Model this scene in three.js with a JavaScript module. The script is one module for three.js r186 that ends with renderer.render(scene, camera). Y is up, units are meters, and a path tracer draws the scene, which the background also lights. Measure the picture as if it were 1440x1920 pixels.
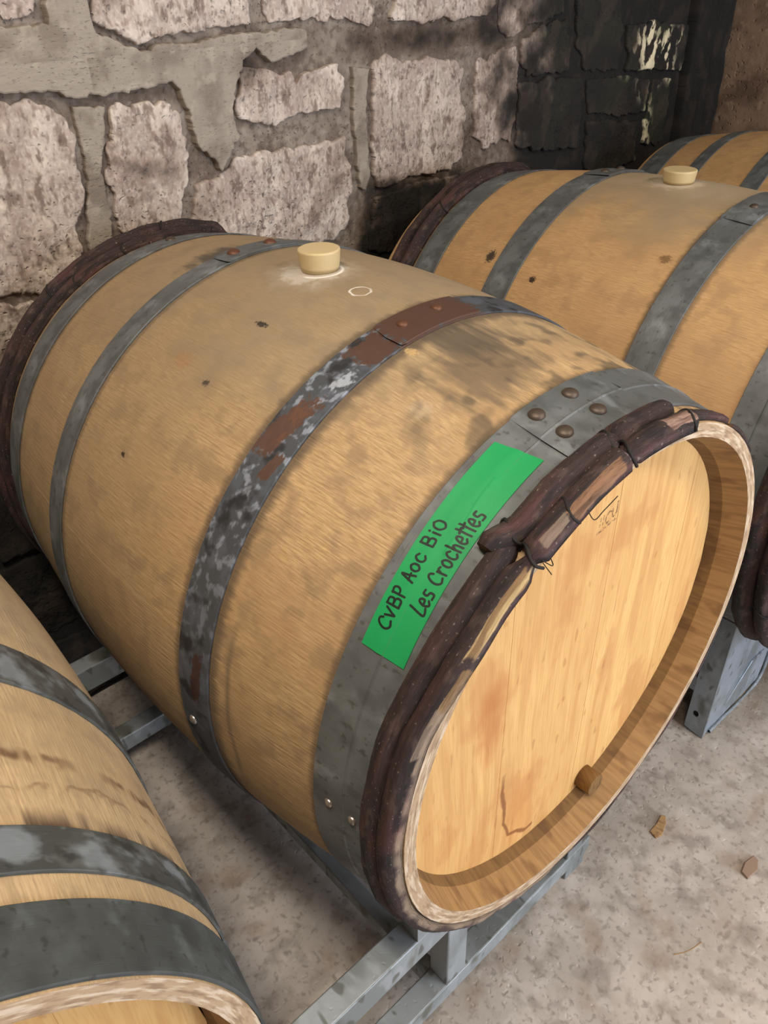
import * as THREE from 'three';
import { RoundedBoxGeometry } from 'three/addons/geometries/RoundedBoxGeometry.js';
import { mergeGeometries } from 'three/addons/utils/BufferGeometryUtils.js';
import { RectAreaLightUniformsLib } from 'three/addons/lights/RectAreaLightUniformsLib.js';

// ---------------------------------------------------------------- camera, light, exposure
const V = (x, y, z) => new THREE.Vector3(x, y, z);
const scene = new THREE.Scene();
const camera = new THREE.PerspectiveCamera(66.45, 1440 / 1920, 0.05, 20);
camera.position.set(-0.5829, 1.2963, 0.7727);
camera.up.set(0.39842, 0.82222, -0.40647);
camera.lookAt(-0.5829 + 0.54221, 1.2963 - 0.56858, 0.7727 - 0.61865);
scene.background = new THREE.Color(0x050505);

const renderer = new THREE.WebGLRenderer({ antialias: true });
renderer.toneMapping = THREE.LinearToneMapping;
renderer.toneMappingExposure = 0.91;
renderer.shadowMap.enabled = true;
renderer.setSize(1440, 1920);
RectAreaLightUniformsLib.init();

// batten lamps added out of view to light the barrels: [centre x, y, z, length, width, turn about y, aim, colour, intensity]
const ADDED_LAMPS = [
  { at: [0.75, 2.33, 1.75], len: 1.2, wid: 0.16, turn: 0.0, color: 0xfff3e2, power: 54, label: 'added white batten lamp under the ceiling by the added door' },
  { at: [-0.70, 2.33, 0.60], len: 1.2, wid: 0.16, turn: 1.57, color: 0xfff0dd, power: 46, label: 'added white batten lamp under the ceiling over the barrel ends' },
];
// glazed door added out of view in the front wall, as a front light
const ADDED_DOOR = { x0: -0.2, x1: 1.5, y1: 2.05, z: 3.2, color: 0xe6f0ff, power: 9.5 };

// ---------------------------------------------------------------- noise and textures
const PERM = new Uint16Array(1024); const VAL = new Float32Array(512);
{ let s = 12345; const rnd = () => (s = (s * 1664525 + 1013904223) >>> 0) / 4294967296;
  const p = [...Array(512).keys()]; for (let i = 511; i > 0; i--) { const j = Math.floor(rnd() * (i + 1)); [p[i], p[j]] = [p[j], p[i]]; }
  for (let i = 0; i < 1024; i++) PERM[i] = p[i & 511]; for (let i = 0; i < 512; i++) VAL[i] = rnd(); }
const GX = new Float32Array(512), GY = new Float32Array(512); for (let i = 0; i < 512; i++) { GX[i] = Math.cos(VAL[i] * 6.28318); GY[i] = Math.sin(VAL[i] * 6.28318); }
function noise(x, y) {                 // gradient noise, about 0 to 1
  const xi = Math.floor(x), yi = Math.floor(y), fx = x - xi, fy = y - yi, sx = fx * fx * fx * (fx * (fx * 6 - 15) + 10), sy = fy * fy * fy * (fy * (fy * 6 - 15) + 10);
  const a = PERM[xi & 511], b = PERM[(xi + 1) & 511], c = yi & 511, d = (yi + 1) & 511, p = PERM[a + c], q = PERM[b + c], r = PERM[a + d], t = PERM[b + d];
  const n0 = GX[p] * fx + GY[p] * fy, n1 = GX[q] * (fx - 1) + GY[q] * fy, n2 = GX[r] * fx + GY[r] * (fy - 1), n3 = GX[t] * (fx - 1) + GY[t] * (fy - 1);
  const m = n0 + (n1 - n0) * sx; return 0.5 + 0.85 * (m + (n2 + (n3 - n2) * sx - m) * sy);
}
function fbm(x, y, o = 4) { let s = 0, a = 0.5, t = 0; for (let i = 0; i < o; i++) { s += a * noise(x, y); t += a; a *= 0.5; x = x * 2.03 + 17.1; y = y * 2.03 + 9.7; } return s / t; }
const rng = (seed) => { let s = seed >>> 0; return () => { s = (s + 0x6d2b79f5) >>> 0; let t = Math.imul(s ^ (s >>> 15), 1 | s); t = (t + Math.imul(t ^ (t >>> 7), 61 | t)) ^ t; return ((t ^ (t >>> 14)) >>> 0) / 4294967296; }; };
const sm = (a, b, x) => { const t = Math.min(1, Math.max(0, (x - a) / (b - a))); return t * t * (3 - 2 * t); };
const clamp = (x, a = 0, b = 1) => Math.min(b, Math.max(a, x));
const mix = (c, d, t) => { c[0] += (d[0] - c[0]) * t; c[1] += (d[1] - c[1]) * t; c[2] += (d[2] - c[2]) * t; return c; };
const scl = (c, k) => { c[0] *= k; c[1] *= k; c[2] *= k; return c; };
function tex(w, h, fn, { srgb = true, wrap = THREE.RepeatWrapping, wrapT = wrap } = {}) {
  const d = new Uint8Array(w * h * 4);
  for (let j = 0; j < h; j++) for (let i = 0; i < w; i++) {
    const c = fn((i + 0.5) / w, (j + 0.5) / h), k = (j * w + i) * 4;
    if (typeof c === 'number') d[k] = d[k + 1] = d[k + 2] = clamp(c) * 255;
    else { d[k] = clamp(c[0], 0, 255); d[k + 1] = clamp(c[1], 0, 255); d[k + 2] = clamp(c[2], 0, 255); }
    d[k + 3] = 255;
  }
  const t = new THREE.DataTexture(d, w, h, THREE.RGBAFormat);
  t.wrapS = wrap; t.wrapT = wrapT; t.magFilter = THREE.LinearFilter; t.minFilter = THREE.LinearFilter;
  if (srgb) t.colorSpace = THREE.SRGBColorSpace; t.needsUpdate = true; return t;
}
const rep = (t, sx, sy, ox = 0, oy = 0) => { t.repeat.set(sx, sy); t.offset.set(ox, oy); return t; };
const std = (o) => new THREE.MeshStandardMaterial(o);
const rad = (d) => d * Math.PI / 180;

// ---------------------------------------------------------------- scene helpers
const used = {};
function numbered(n) { const k = used[n] = (used[n] ?? -1) + 1; return k ? n + '_' + String(k).padStart(3, '0') : n; }
function shadows(m) { m.castShadow = m.receiveShadow = true; return m; }
function mesh(name, geo, mat, parent = scene) { const m = shadows(new THREE.Mesh(geo, mat)); m.name = numbered(name); parent.add(m); return m; }
function thing(name, label, category, [x, y, z] = [0, 0, 0], group) {
  const o = new THREE.Group(); o.name = numbered(name); o.position.set(x, y, z); o.userData = { label, category };
  if (group) o.userData.group = group; scene.add(o); return o;
}
function struct(name, geo, mat, parent = scene) { const m = mesh(name, geo, mat, parent); if (parent === scene) m.userData.kind = 'structure'; return m; }
function box(w, h, d, x, y, z, r = 0) { const g = r ? new RoundedBoxGeometry(w, h, d, 2, r) : new THREE.BoxGeometry(w, h, d); g.translate(x, y, z); return g; }
function worldUV(g, fn) { const p = g.attributes.position, u = new Float32Array(p.count * 2); for (let i = 0; i < p.count; i++) { const q = fn(p.getX(i), p.getY(i), p.getZ(i)); u[i * 2] = q[0]; u[i * 2 + 1] = q[1]; } g.setAttribute('uv', new THREE.BufferAttribute(u, 2)); return g; }
function boxUV(g) { const n = g.attributes.normal; let i = 0; return worldUV(g, (x, y, z) => { const a = Math.abs(n.getX(i)), b = Math.abs(n.getY(i)), c = Math.abs(n.getZ(i)); i++; return a > b && a > c ? [z, y] : b > c ? [x, z] : [x, y]; }); }
function buildGeo(pos, uv, idx, groups) {
  const g = new THREE.BufferGeometry(); g.setAttribute('position', new THREE.Float32BufferAttribute(pos, 3));
  if (uv) g.setAttribute('uv', new THREE.Float32BufferAttribute(uv, 2)); g.setIndex(idx); g.computeVertexNormals();
  if (groups) for (const [s, c, m] of groups) g.addGroup(s, c, m); return g;
}
function tube(pts, r, seg = 24, rs = 6) { return new THREE.TubeGeometry(new THREE.CatmullRomCurve3(pts), seg, r, rs, false); }

// ---------------------------------------------------------------- the cellar: floor, walls, ceiling
const ZW = -0.56;                        // face of the mortar on the back wall
const WX0 = -0.9, WX1 = 2.1, WY1 = 1.5;  // what the wall's textures cover
const soot = (x, y) => {
  const n = fbm(x * 5 + 3, y * 5, 5) - 0.5, m = fbm(x * 22, y * 22, 4) - 0.5;
  const a = (x - 0.86) / 0.40, b = x > 0.45 ? (0.945 - y) / 0.07 * sm(0.50, 0.66, x) : -1, c = (0.86 - y) / 0.2 - 0.35;
  const d = 0.40 * sm(0.05, 0.0, Math.abs(y - 1.185 + (x - 0.7) * 0.03) + m * 0.06) * sm(0.36, 0.66, x + n * 0.3);      // dark bed joint
  return sm(-0.15, 0.85, Math.max(a, b, c * 0.6, d) + n * 1.25 + m * 0.5);
};
const stoneTex = tex(2048, 1024, (u, v) => {
  const x = WX0 + u * (WX1 - WX0), y = v * WY1;
  const big = fbm(x * 6, y * 5, 4), mid = fbm(x * 24 + 5, y * 13, 5), fine = fbm(x * 110, y * 60, 4), sp = noise(x * 230, y * 150);
  const c = [186, 172, 161]; mix(c, [214, 201, 189], sm(0.42, 0.66, mid)); mix(c, [168, 150, 142], sm(0.46, 0.70, big) * 0.7);
  mix(c, [136, 118, 108], sm(0.50, 0.72, fine) * 0.6); mix(c, [112, 95, 86], sm(0.56, 0.74, fbm(x * 40 + 9, y * 22, 5)) * 0.7); mix(c, [230, 221, 211], sm(0.62, 0.78, sp) * 0.4); mix(c, [96, 82, 72], sm(0.66, 0.8, fbm(x * 70 + 3, y * 56, 3)) * 0.6);
  const s = soot(x, y);
  mix(c, [124, 104, 92], sm(0.0, 0.5, s) * 0.55); mix(c, mix([26, 24, 21], [58, 46, 38], sm(0.5, 0.66, fbm(x * 16 + 70, y * 12, 4)) * 0.6), sm(0.25, 0.95, s) * 0.96);
  const fl = sm(0.50, 0.58, fbm(x * 34 + 2, y * 20, 4)) * sm(0.13, 0.05, Math.hypot((x - 1.615) * 0.8, y - 1.10) + (fbm(x * 14, y * 14, 2) - 0.5) * 0.12);
  const f2 = sm(0.44, 0.56, fbm(x * 50 + 7, y * 26, 3)) * sm(0.055, 0.02, Math.hypot((x - 1.61) * 1.3, (y - 0.90) * 0.38));
  mix(c, [232, 220, 184], clamp(fl + f2));
  mix(c, [52, 55, 34], sm(0.45, 0.65, fbm(x * 8 + 30, y * 8, 3)) * sm(1.05, 1.3, x) * 0.35);
  return c;
});
const mortarTex = tex(2048, 1024, (u, v) => {
  const x = WX0 + u * (WX1 - WX0), y = v * WY1;
  const c = [142, 131, 120], a = fbm(x * 9 + 40, y * 9, 4), b = fbm(x * 60, y * 60, 4);
  mix(c, [104, 91, 82], sm(0.42, 0.62, a) * 0.8); mix(c, [168, 158, 146], sm(0.54, 0.72, b) * 0.5); mix(c, [88, 76, 66], sm(0.46, 0.3, b) * 0.5);
  const s = soot(x, y); mix(c, [92, 78, 68], sm(0, 0.5, s) * 0.6); mix(c, mix([22, 20, 18], [50, 40, 33], sm(0.52, 0.66, fbm(x * 20 + 7, y * 14, 4)) * 0.6), sm(0.25, 0.95, s) * 0.95);
  return c;
});
const plasterTex = tex(1024, 512, (u, v) => {
  const x = u * 1.2, y = v * 0.6, c = [158, 149, 136];
  mix(c, [132, 122, 110], sm(0.42, 0.68, fbm(x * 11, y * 11, 5))); mix(c, [178, 169, 154], sm(0.55, 0.75, fbm(x * 30 + 9, y * 30, 3)) * 0.6);
  mix(c, [112, 100, 90], sm(0.62, 0.85, fbm(x * 90, y * 90, 3)) * 0.4); return c;
});
const roughBump = tex(512, 512, (u, v) => {
  const f = (s, o) => { const a = fbm(u * s, v * s, o), b = fbm((u - 1) * s, v * s, o), c = fbm(u * s, (v - 1) * s, o), d = fbm((u - 1) * s, (v - 1) * s, o); return (a * (1 - u) + b * u) * (1 - v) + (c * (1 - u) + d * u) * v; };
  return clamp(0.25 + 1.0 * (f(16, 5) - 0.25) - 0.5 * sm(0.62, 0.8, f(40, 2)));
}, { srgb: false });
const bumpRep = (s, q = s) => { const t = roughBump.clone(); t.repeat.set(s, q); t.needsUpdate = true; return t; };
const wallUV = (x, y) => [(x - WX0) / (WX1 - WX0), y / WY1];
const stoneMat = std({ map: stoneTex, roughness: 0.95, bumpMap: bumpRep(10, 5), bumpScale: 0.006 });
const mortarMat = std({ map: mortarTex, roughness: 1, bumpMap: bumpRep(12, 6), bumpScale: 0.006 });
const plasterMat = std({ map: plasterTex, roughness: 0.95, bumpMap: bumpRep(4), bumpScale: 0.0025 });

const floorTex = tex(2048, 2048, (u, v) => {
  const x = u * 1.6, y = v * 1.6;
  const c = [176, 168, 160], a = fbm(x * 6, y * 6, 5), b = fbm(x * 22 + 8, y * 22, 4), d = fbm(x * 90, y * 90, 3);
  mix(c, [194, 186, 178], sm(0.46, 0.66, a)); mix(c, [138, 129, 121], sm(0.48, 0.76, b) * 0.6); mix(c, [196, 190, 184], sm(0.6, 0.78, fbm(x * 40 + 3, y * 40, 3)) * 0.6);
  mix(c, [116, 108, 100], sm(0.56, 0.8, d) * 0.45); mix(c, [146, 124, 106], sm(0.56, 0.78, fbm(x * 12 + 50, y * 12, 4)) * 0.4); mix(c, [110, 104, 98], sm(0.80, 0.92, noise(x * 60, y * 60)) * 0.3);
  const X = x - 0.45, Z = y - 0.45;      // damp brown floor beyond the right-hand rack
  mix(c, [92, 80, 66], sm(0.36, 0.12, Math.hypot((X - 0.98) * 0.9, Z - 0.33) + (a - 0.5) * 0.3) * 0.75);
  return c;
}, { wrap: THREE.MirroredRepeatWrapping });
const floorBump = bumpRep(1.0); floorBump.repeat.set(4, 4);
const floorMat = std({ map: floorTex, roughness: 0.85, bumpMap: floorBump, bumpScale: 0.0016 });
struct('floor', worldUV(box(4.6, 0.12, 4.2, 0, -0.06, 1.28), (x, y, z) => [(x + 0.45) / 1.6, (z + 0.45) / 1.6]), floorMat);

const backWall = struct('wall_back', worldUV(box(4.6, 2.5, 0.2, 0, 1.2, ZW - 0.1), wallUV), mortarMat);
// stones of the back wall, outlines in metres on the wall
const STONES = [
  [0.020, [-0.189,1.16],[-0.136,1.16],[-0.073,1.142],[-0.047,1.124],[-0.043,1.091],[-0.048,1.038],[-0.056,0.994],[-0.076,0.96],[-0.081,0.899],[-0.126,0.869],[-0.273,0.9]],
  [0.020, [0.024,1.129],[0.051,1.135],[0.109,1.129],[0.145,1.119],[0.15,1.084],[0.15,1.042],[0.14,1.004],[0.117,0.94],[0.075,0.921],[-0.006,0.937],[-0.001,0.98],[-0.002,1.039],[0.015,1.085]],
  [0.022, [0.283,1.163],[0.339,1.157],[0.379,1.146],[0.394,1.128],[0.409,1.145],[0.493,1.156],[0.507,1.13],[0.496,1.081],[0.447,1.08],[0.383,1.076],[0.338,1.064],[0.29,1.078],[0.26,1.09],[0.257,1.114],[0.272,1.146]],
  [0.018, [0.154,0.993],[0.216,0.997],[0.25,1.026],[0.321,1.023],[0.396,1.023],[0.448,1.022],[0.503,1.028],[0.512,0.992],[0.518,0.919],[0.497,0.847],[0.401,0.822],[0.235,0.858],[0.138,0.908]],
  [0.022, [0.036,1.33],[0.03,1.266],[0.032,1.242],[0.061,1.229],[0.095,1.215],[0.138,1.22],[0.197,1.219],[0.25,1.227],[0.306,1.229],[0.32,1.33]],
  [0.016, [-0.146,1.33],[-0.049,1.33],[-0.054,1.271],[-0.064,1.261],[-0.093,1.254],[-0.159,1.255]],
  [0.014, [0.34,1.32],[0.472,1.32],[0.587,1.31],[0.598,1.226],[0.584,1.21],[0.518,1.226],[0.419,1.23],[0.348,1.228],[0.337,1.246]],
  [0.022, [0.653,1.31],[0.926,1.31],[0.94,1.235],[0.918,1.212],[0.821,1.212],[0.743,1.209],[0.64,1.217]],
  [0.022, [0.589,1.157],[0.624,1.159],[0.645,1.15],[0.728,1.144],[0.824,1.139],[0.845,1.117],[0.853,1],[0.845,0.934],[0.814,0.918],[0.695,0.923],[0.615,0.911],[0.581,0.919],[0.578,1.043]],
  [0.016, [0.889,1.126],[0.953,1.139],[1.016,1.15],[1.036,1.112],[1.034,1.024],[1.022,0.953],[0.921,0.952],[0.893,0.984]],
  [0.016, [1.043,1.16],[1.107,1.182],[1.202,1.192],[1.225,1.132],[1.23,1.085],[1.072,1.085],[1.047,1.112]],
  [0.020, [1.042,1.073],[1.164,1.071],[1.281,1.063],[1.305,0.984],[1.307,0.901],[1.166,0.911],[1.047,0.932]],
  [0.018, [1.46,1.166],[1.604,1.168],[1.76,1.152],[1.772,1.082],[1.768,1.04],[1.626,1.055],[1.487,1.063]],
  [0.016, [1.235,1.25],[1.411,1.25],[1.44,1.153],[1.444,1.069],[1.296,1.076],[1.253,1.141]],
  [0.014, [0.952,1.30],[1.195,1.30],[1.193,1.207],[1.087,1.191],[1.005,1.167],[0.966,1.179]],
  [0.016, [1.313,1.056],[1.461,1.049],[1.606,1.033],[1.60,0.956],[1.537,0.952],[1.334,0.978]],
  [0.018, [1.333,0.958],[1.568,0.933],[1.586,0.828],[1.467,0.817],[1.338,0.839]],
  [0.016, [1.63,1.029],[1.72,1.02],[1.72,0.871],[1.69,0.853],[1.613,0.87],[1.615,0.944]],
  [0.016, [-0.276,0.884],[-0.164,0.857],[-0.12,0.85],[-0.122,0.816],[-0.202,0.763],[-0.252,0.72],[-0.329,0.728]],
  [0.014, [0.583,0.897],[0.711,0.908],[0.832,0.904],[0.888,0.881],[0.78,0.851],[0.676,0.763],[0.562,0.788]],
];
{ // the courses below, mostly behind the barrels, and those left of and above the photograph
  const r = rng(5);
  const rows = [[0.02, 0.19, -1.3, 1.9], [0.21, 0.40, -1.3, 1.9], [0.42, 0.58, -1.3, 1.9], [0.60, 0.70, -1.3, 0.5], [0.72, 0.88, -1.3, -0.36], [0.90, 1.16, -1.3, -0.32], [1.34, 1.6, -1.3, 1.7], [1.62, 1.9, -1.3, 1.7], [1.92, 2.2, -1.3, 1.7]];
  for (const [y0, y1, xa, xb] of rows) for (let x = xa; x < xb - 0.1;) {
    const w = Math.min(0.2 + r() * 0.22, xb - x), j = () => (r() - 0.5) * 0.018;
    STONES.push([0.014 + r() * 0.008, [x, y0 + j()], [x, (y0 + y1) / 2 + j()], [x + j(), y1 + j()], [x + w / 2, y1 + j()], [x + w - 0.02, y1 + j()], [x + w - 0.02 + j(), (y0 + y1) / 2], [x + w - 0.02, y0 + j()], [x + w / 2, y0 + j()]]); x += w + 0.008;
  }
}
function ringSolid(poly, depth, { jag = 0.004, rough = 0.005, seed = 0, N = 84, rings = 12, round = 0.012, uv = wallUV } = {}) {
  const L = []; let tot = 0; for (let i = 0; i < poly.length; i++) { const a = poly[i], b = poly[(i + 1) % poly.length], l = Math.hypot(b[0] - a[0], b[1] - a[1]); L.push(l); tot += l; }
  const B = []; let cx = 0, cy = 0;
  for (let k = 0; k < N; k++) { let s = k / N * tot, i = 0; while (s > L[i]) s -= L[i++]; const a = poly[i], b = poly[(i + 1) % poly.length], t = s / L[i]; const x = a[0] + (b[0] - a[0]) * t, y = a[1] + (b[1] - a[1]) * t; B.push([x, y]); cx += x / N; cy += y / N; }
  for (const b of B) { const n1 = (fbm(b[0] * 34 + seed, b[1] * 34, 4) - 0.5) * 1.1, d = Math.hypot(b[0] - cx, b[1] - cy) || 1; b[0] += (b[0] - cx) / d * n1 * jag * 2.6; b[1] += (b[1] - cy) / d * n1 * jag * 2.6; }
  const pos = [], uvs = [], idx = []; const R = [[1, -0.012], [1, depth * 0.35]]; for (let k = 0; k < rings; k++) R.push([1 - (k + 0.6) / (rings + 0.2), depth]);
  R.splice(2, 0, [1 - round * 1.2, depth * 0.85]);
  for (const [s, z] of R) for (const [bx, by] of B) {
    const x = cx + (bx - cx) * s, y = cy + (by - cy) * s, q = z > 0 ? (fbm(x * 26 + seed, y * 20, 4) - 0.5) * rough * 2.4 * (s < 1 ? 1 : 0.4) + (fbm(x * 7, y * 7 + seed, 2) - 0.5) * rough * 2 : 0;
    pos.push(x, y, Math.max(z + q, z > 0 ? 0.002 : z)); uvs.push(...uv(x, y));
  }
  const K = R.length; for (let k = 0; k < K - 1; k++) for (let i = 0; i < N; i++) { const a = k * N + i, b = k * N + (i + 1) % N, c = a + N, d = b + N; idx.push(a, c, b, b, c, d); }
  const e = pos.length / 3; pos.push(cx, cy, depth); uvs.push(...uv(cx, cy)); for (let i = 0; i < N; i++) idx.push((K - 1) * N + i, e, (K - 1) * N + (i + 1) % N);
  return { pos, uvs, idx };
}
function ccw(p) { let a = 0; for (let i = 0; i < p.length; i++) { const b = p[(i + 1) % p.length]; a += p[i][0] * b[1] - b[0] * p[i][1]; } return a > 0 ? p : [...p].reverse(); }
STONES.forEach(([d, ...poly], i) => {
  const { pos, uvs, idx } = ringSolid(ccw(poly), d * 0.5, { seed: i * 13.7, jag: 0.011, rough: 0.005, N: 120, rings: 16, round: 0.004 });
  const k = idx.slice(); for (let t = 0; t < k.length; t += 3) { const s = k[t + 1]; k[t + 1] = k[t + 2]; k[t + 2] = s; }
  const m = mesh('stone', buildGeo(pos, uvs, k), stoneMat, backWall); m.position.z = ZW;
});
function patch(poly, depth, name, mat) {
  const P = ccw(poly), D = []; for (let i = 0; i < P.length; i++) { const a = P[i], b = P[(i + 1) % P.length], n = Math.max(2, Math.round(Math.hypot(b[0] - a[0], b[1] - a[1]) / 0.007)); for (let k = 0; k < n; k++) { const x = a[0] + (b[0] - a[0]) * k / n, y = a[1] + (b[1] - a[1]) * k / n; D.push(new THREE.Vector2(x + (fbm(x * 80, y * 80, 3) - 0.5) * 0.012, y + (fbm(x * 80 + 9, y * 80, 3) - 0.5) * 0.012)); } }
  const g = new THREE.ExtrudeGeometry(new THREE.Shape(D), { depth, bevelEnabled: true, bevelThickness: 0.004, bevelSize: 0.003, bevelOffset: -0.003, bevelSegments: 2 });
  worldUV(g, (x, y) => [x / 1.2, y / 0.6]); const m = mesh(name, g, mat, backWall); m.position.z = ZW - 0.006; return m;
}
patch([[-0.159,1.250],[-0.094,1.245],[-0.047,1.247],[-0.036,1.33],[0.026,1.33],[0.018,1.253],[0.024,1.232],[0.059,1.217],[0.092,1.203],[0.136,1.208],[0.2,1.208],[0.25,1.216],[0.324,1.217],[0.42,1.216],[0.421,1.189],[0.401,1.18],[0.34,1.169],[0.311,1.191],[0.283,1.176],[0.258,1.135],[0.247,1.094],[0.250,1.075],[0.256,1.061],[0.245,1.047],[0.23,1.031],[0.21,1.007],[0.202,1.026],[0.171,1.051],[0.163,1.083],[0.162,1.112],[0.151,1.139],[0.139,1.158],[0.106,1.151],[0.034,1.149],[-0.033,1.148],[-0.056,1.159],[-0.186,1.171],[-0.3,1.18],[-0.3,1.26]], 0.020, 'plaster_patch', plasterMat);
patch([[-0.035,1.137],[0.016,1.131],[0.006,1.086],[-0.011,1.04],[-0.01,0.973],[-0.021,0.913],[-0.061,0.921],[-0.052,0.981],[-0.036,1.036],[-0.035,1.083]], 0.012, 'mortar_joint', plasterMat);
patch([[0.532,1.146],[0.573,1.139],[0.562,1.064],[0.565,1.005],[0.567,0.942],[0.554,0.917],[0.539,0.926],[0.534,0.978],[0.528,1.058]], 0.014, 'plaster_patch', plasterMat);
{ // sooty rendered strip in the corner
  const { pos, uvs, idx } = ringSolid([[1.74, -0.02], [1.975, -0.02], [1.975, 2.3], [1.79, 2.3], [1.76, 1.3], [1.775, 0.9]], 0.03, { seed: 77, N: 160, rings: 8, jag: 0.006, rough: 0.006 });
  const k = idx.slice(); for (let t = 0; t < k.length; t += 3) { const s = k[t + 1]; k[t + 1] = k[t + 2]; k[t + 2] = s; }
  mesh('render_strip', buildGeo(pos, uvs, k), mortarMat, backWall).position.z = ZW;
}
const sandMat = std({ color: 0xffffff, map: tex(512, 512, (u, v) => { const c = [142, 118, 96]; mix(c, [104, 82, 66], sm(0.4, 0.7, fbm(u * 8, v * 8, 5))); mix(c, [166, 142, 116], sm(0.6, 0.8, fbm(u * 40, v * 40, 3)) * 0.5); return c; }), roughness: 1, bumpMap: bumpRep(2), bumpScale: 0.003 });
struct('wall_right', boxUV(box(0.2, 2.5, 4.2, 2.1, 1.2, 1.28)), sandMat);
struct('wall_left', boxUV(box(0.2, 2.5, 4.2, -2.2, 1.2, 1.28)), sandMat);
struct('ceiling', boxUV(box(4.6, 0.15, 4.2, 0, 2.475, 1.28)), std({ color: 0x8f8478, roughness: 1, bumpMap: bumpRep(1), bumpScale: 0.003 }));
{ const z = ADDED_DOOR.z + 0.1; struct('wall_front', boxUV(mergeGeometries([box(ADDED_DOOR.x0 + 2.3, 2.5, 0.2, (ADDED_DOOR.x0 - 2.3) / 2, 1.2, z), box(2.3 - ADDED_DOOR.x1, 2.5, 0.2, (2.3 + ADDED_DOOR.x1) / 2, 1.2, z), box(ADDED_DOOR.x1 - ADDED_DOOR.x0, 2.45 - ADDED_DOOR.y1, 0.2, (ADDED_DOOR.x0 + ADDED_DOOR.x1) / 2, (2.45 + ADDED_DOOR.y1) / 2, z)])), sandMat); }

// ---------------------------------------------------------------- the barrels
const TH0 = -150, THW = 210;             // the barrel textures cover this arc and are mirrored beyond it
const woodTile = tex(512, 512, (u, v) => {   // u across the grain, v along it, half a metre square
  const f = (sx, sy, o) => { const a = fbm(u * sx, v * sy, o), b = fbm((u - 1) * sx, v * sy, o), c = fbm(u * sx, (v - 1) * sy, o), d = fbm((u - 1) * sx, (v - 1) * sy, o); return (a * (1 - u) + b * u) * (1 - v) + (c * (1 - u) + d * u) * v; };
  const c = [178, 146, 102]; mix(c, [144, 114, 76], sm(0.4, 0.62, f(90, 8, 3)) * 0.55); mix(c, [126, 96, 64], sm(0.5, 0.66, f(14, 10, 4)) * 0.6); mix(c, [194, 162, 118], sm(0.5, 0.62, f(30, 5, 3)) * 0.4); return c;
});
function barrelWood(w, h, L, paint) {
  return tex(w, h, (u, v) => {
    const th = TH0 + u * THW, z = (v * 2 - 1) * L, a = rad(th) * 0.35;      // a: metres round the barrel
    const warp = (noise(a * 14, z * 5) - 0.5) * 0.012, aw = a + warp;
    const g1 = fbm(aw * 900, z * 50, 3), g2 = fbm(aw * 260 + 7, z * 22, 3), b1 = fbm(a * 7 + 11, z * 9, 4), b2 = fbm(a * 30, z * 26 + 5, 5);
    const st = noise(Math.floor((th + 400) / 13.333) * 7.31, 3.3);
    const c = [194, 163, 119]; mix(c, [170, 140, 99], sm(0.40, 0.68, g2) * 0.42); mix(c, [152, 124, 88], sm(0.46, 0.70, g1) * 0.55); mix(c, [212, 184, 140], sm(0.5, 0.30, g1) * 0.4);
    mix(c, [170, 138, 98], sm(0.42, 0.70, b1) * 0.55); mix(c, [146, 122, 92], sm(0.46, 0.74, b2) * 0.6); scl(c, 0.97 + st * 0.05);
    paint(c, th, z, a, { g1, g2, b1, b2 }); return c;
  }, { wrap: THREE.MirroredRepeatWrapping });
}
const spot = (c, th, z, th0, z0, ra, rz, col, k = 1) => { const n = (fbm(th * 2.3 + 5, z * 300, 2) - 0.5) * 1.3; const d = Math.hypot(rad(th - th0) * 0.35 / ra, (z - z0) / rz) + n; mix(c, col, sm(1.15, 0.55, d) * k); };
const grey = (c, k) => mix(c, [146, 134, 113], k);
// soft dark bleeding along the grain from the edge of a hoop
const bleed = (c, z, ze, len, n, k) => { const d = Math.abs(z - ze); mix(c, [72, 62, 52], sm(len * (0.3 + n * 1.1), 0, d) * k); };

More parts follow.
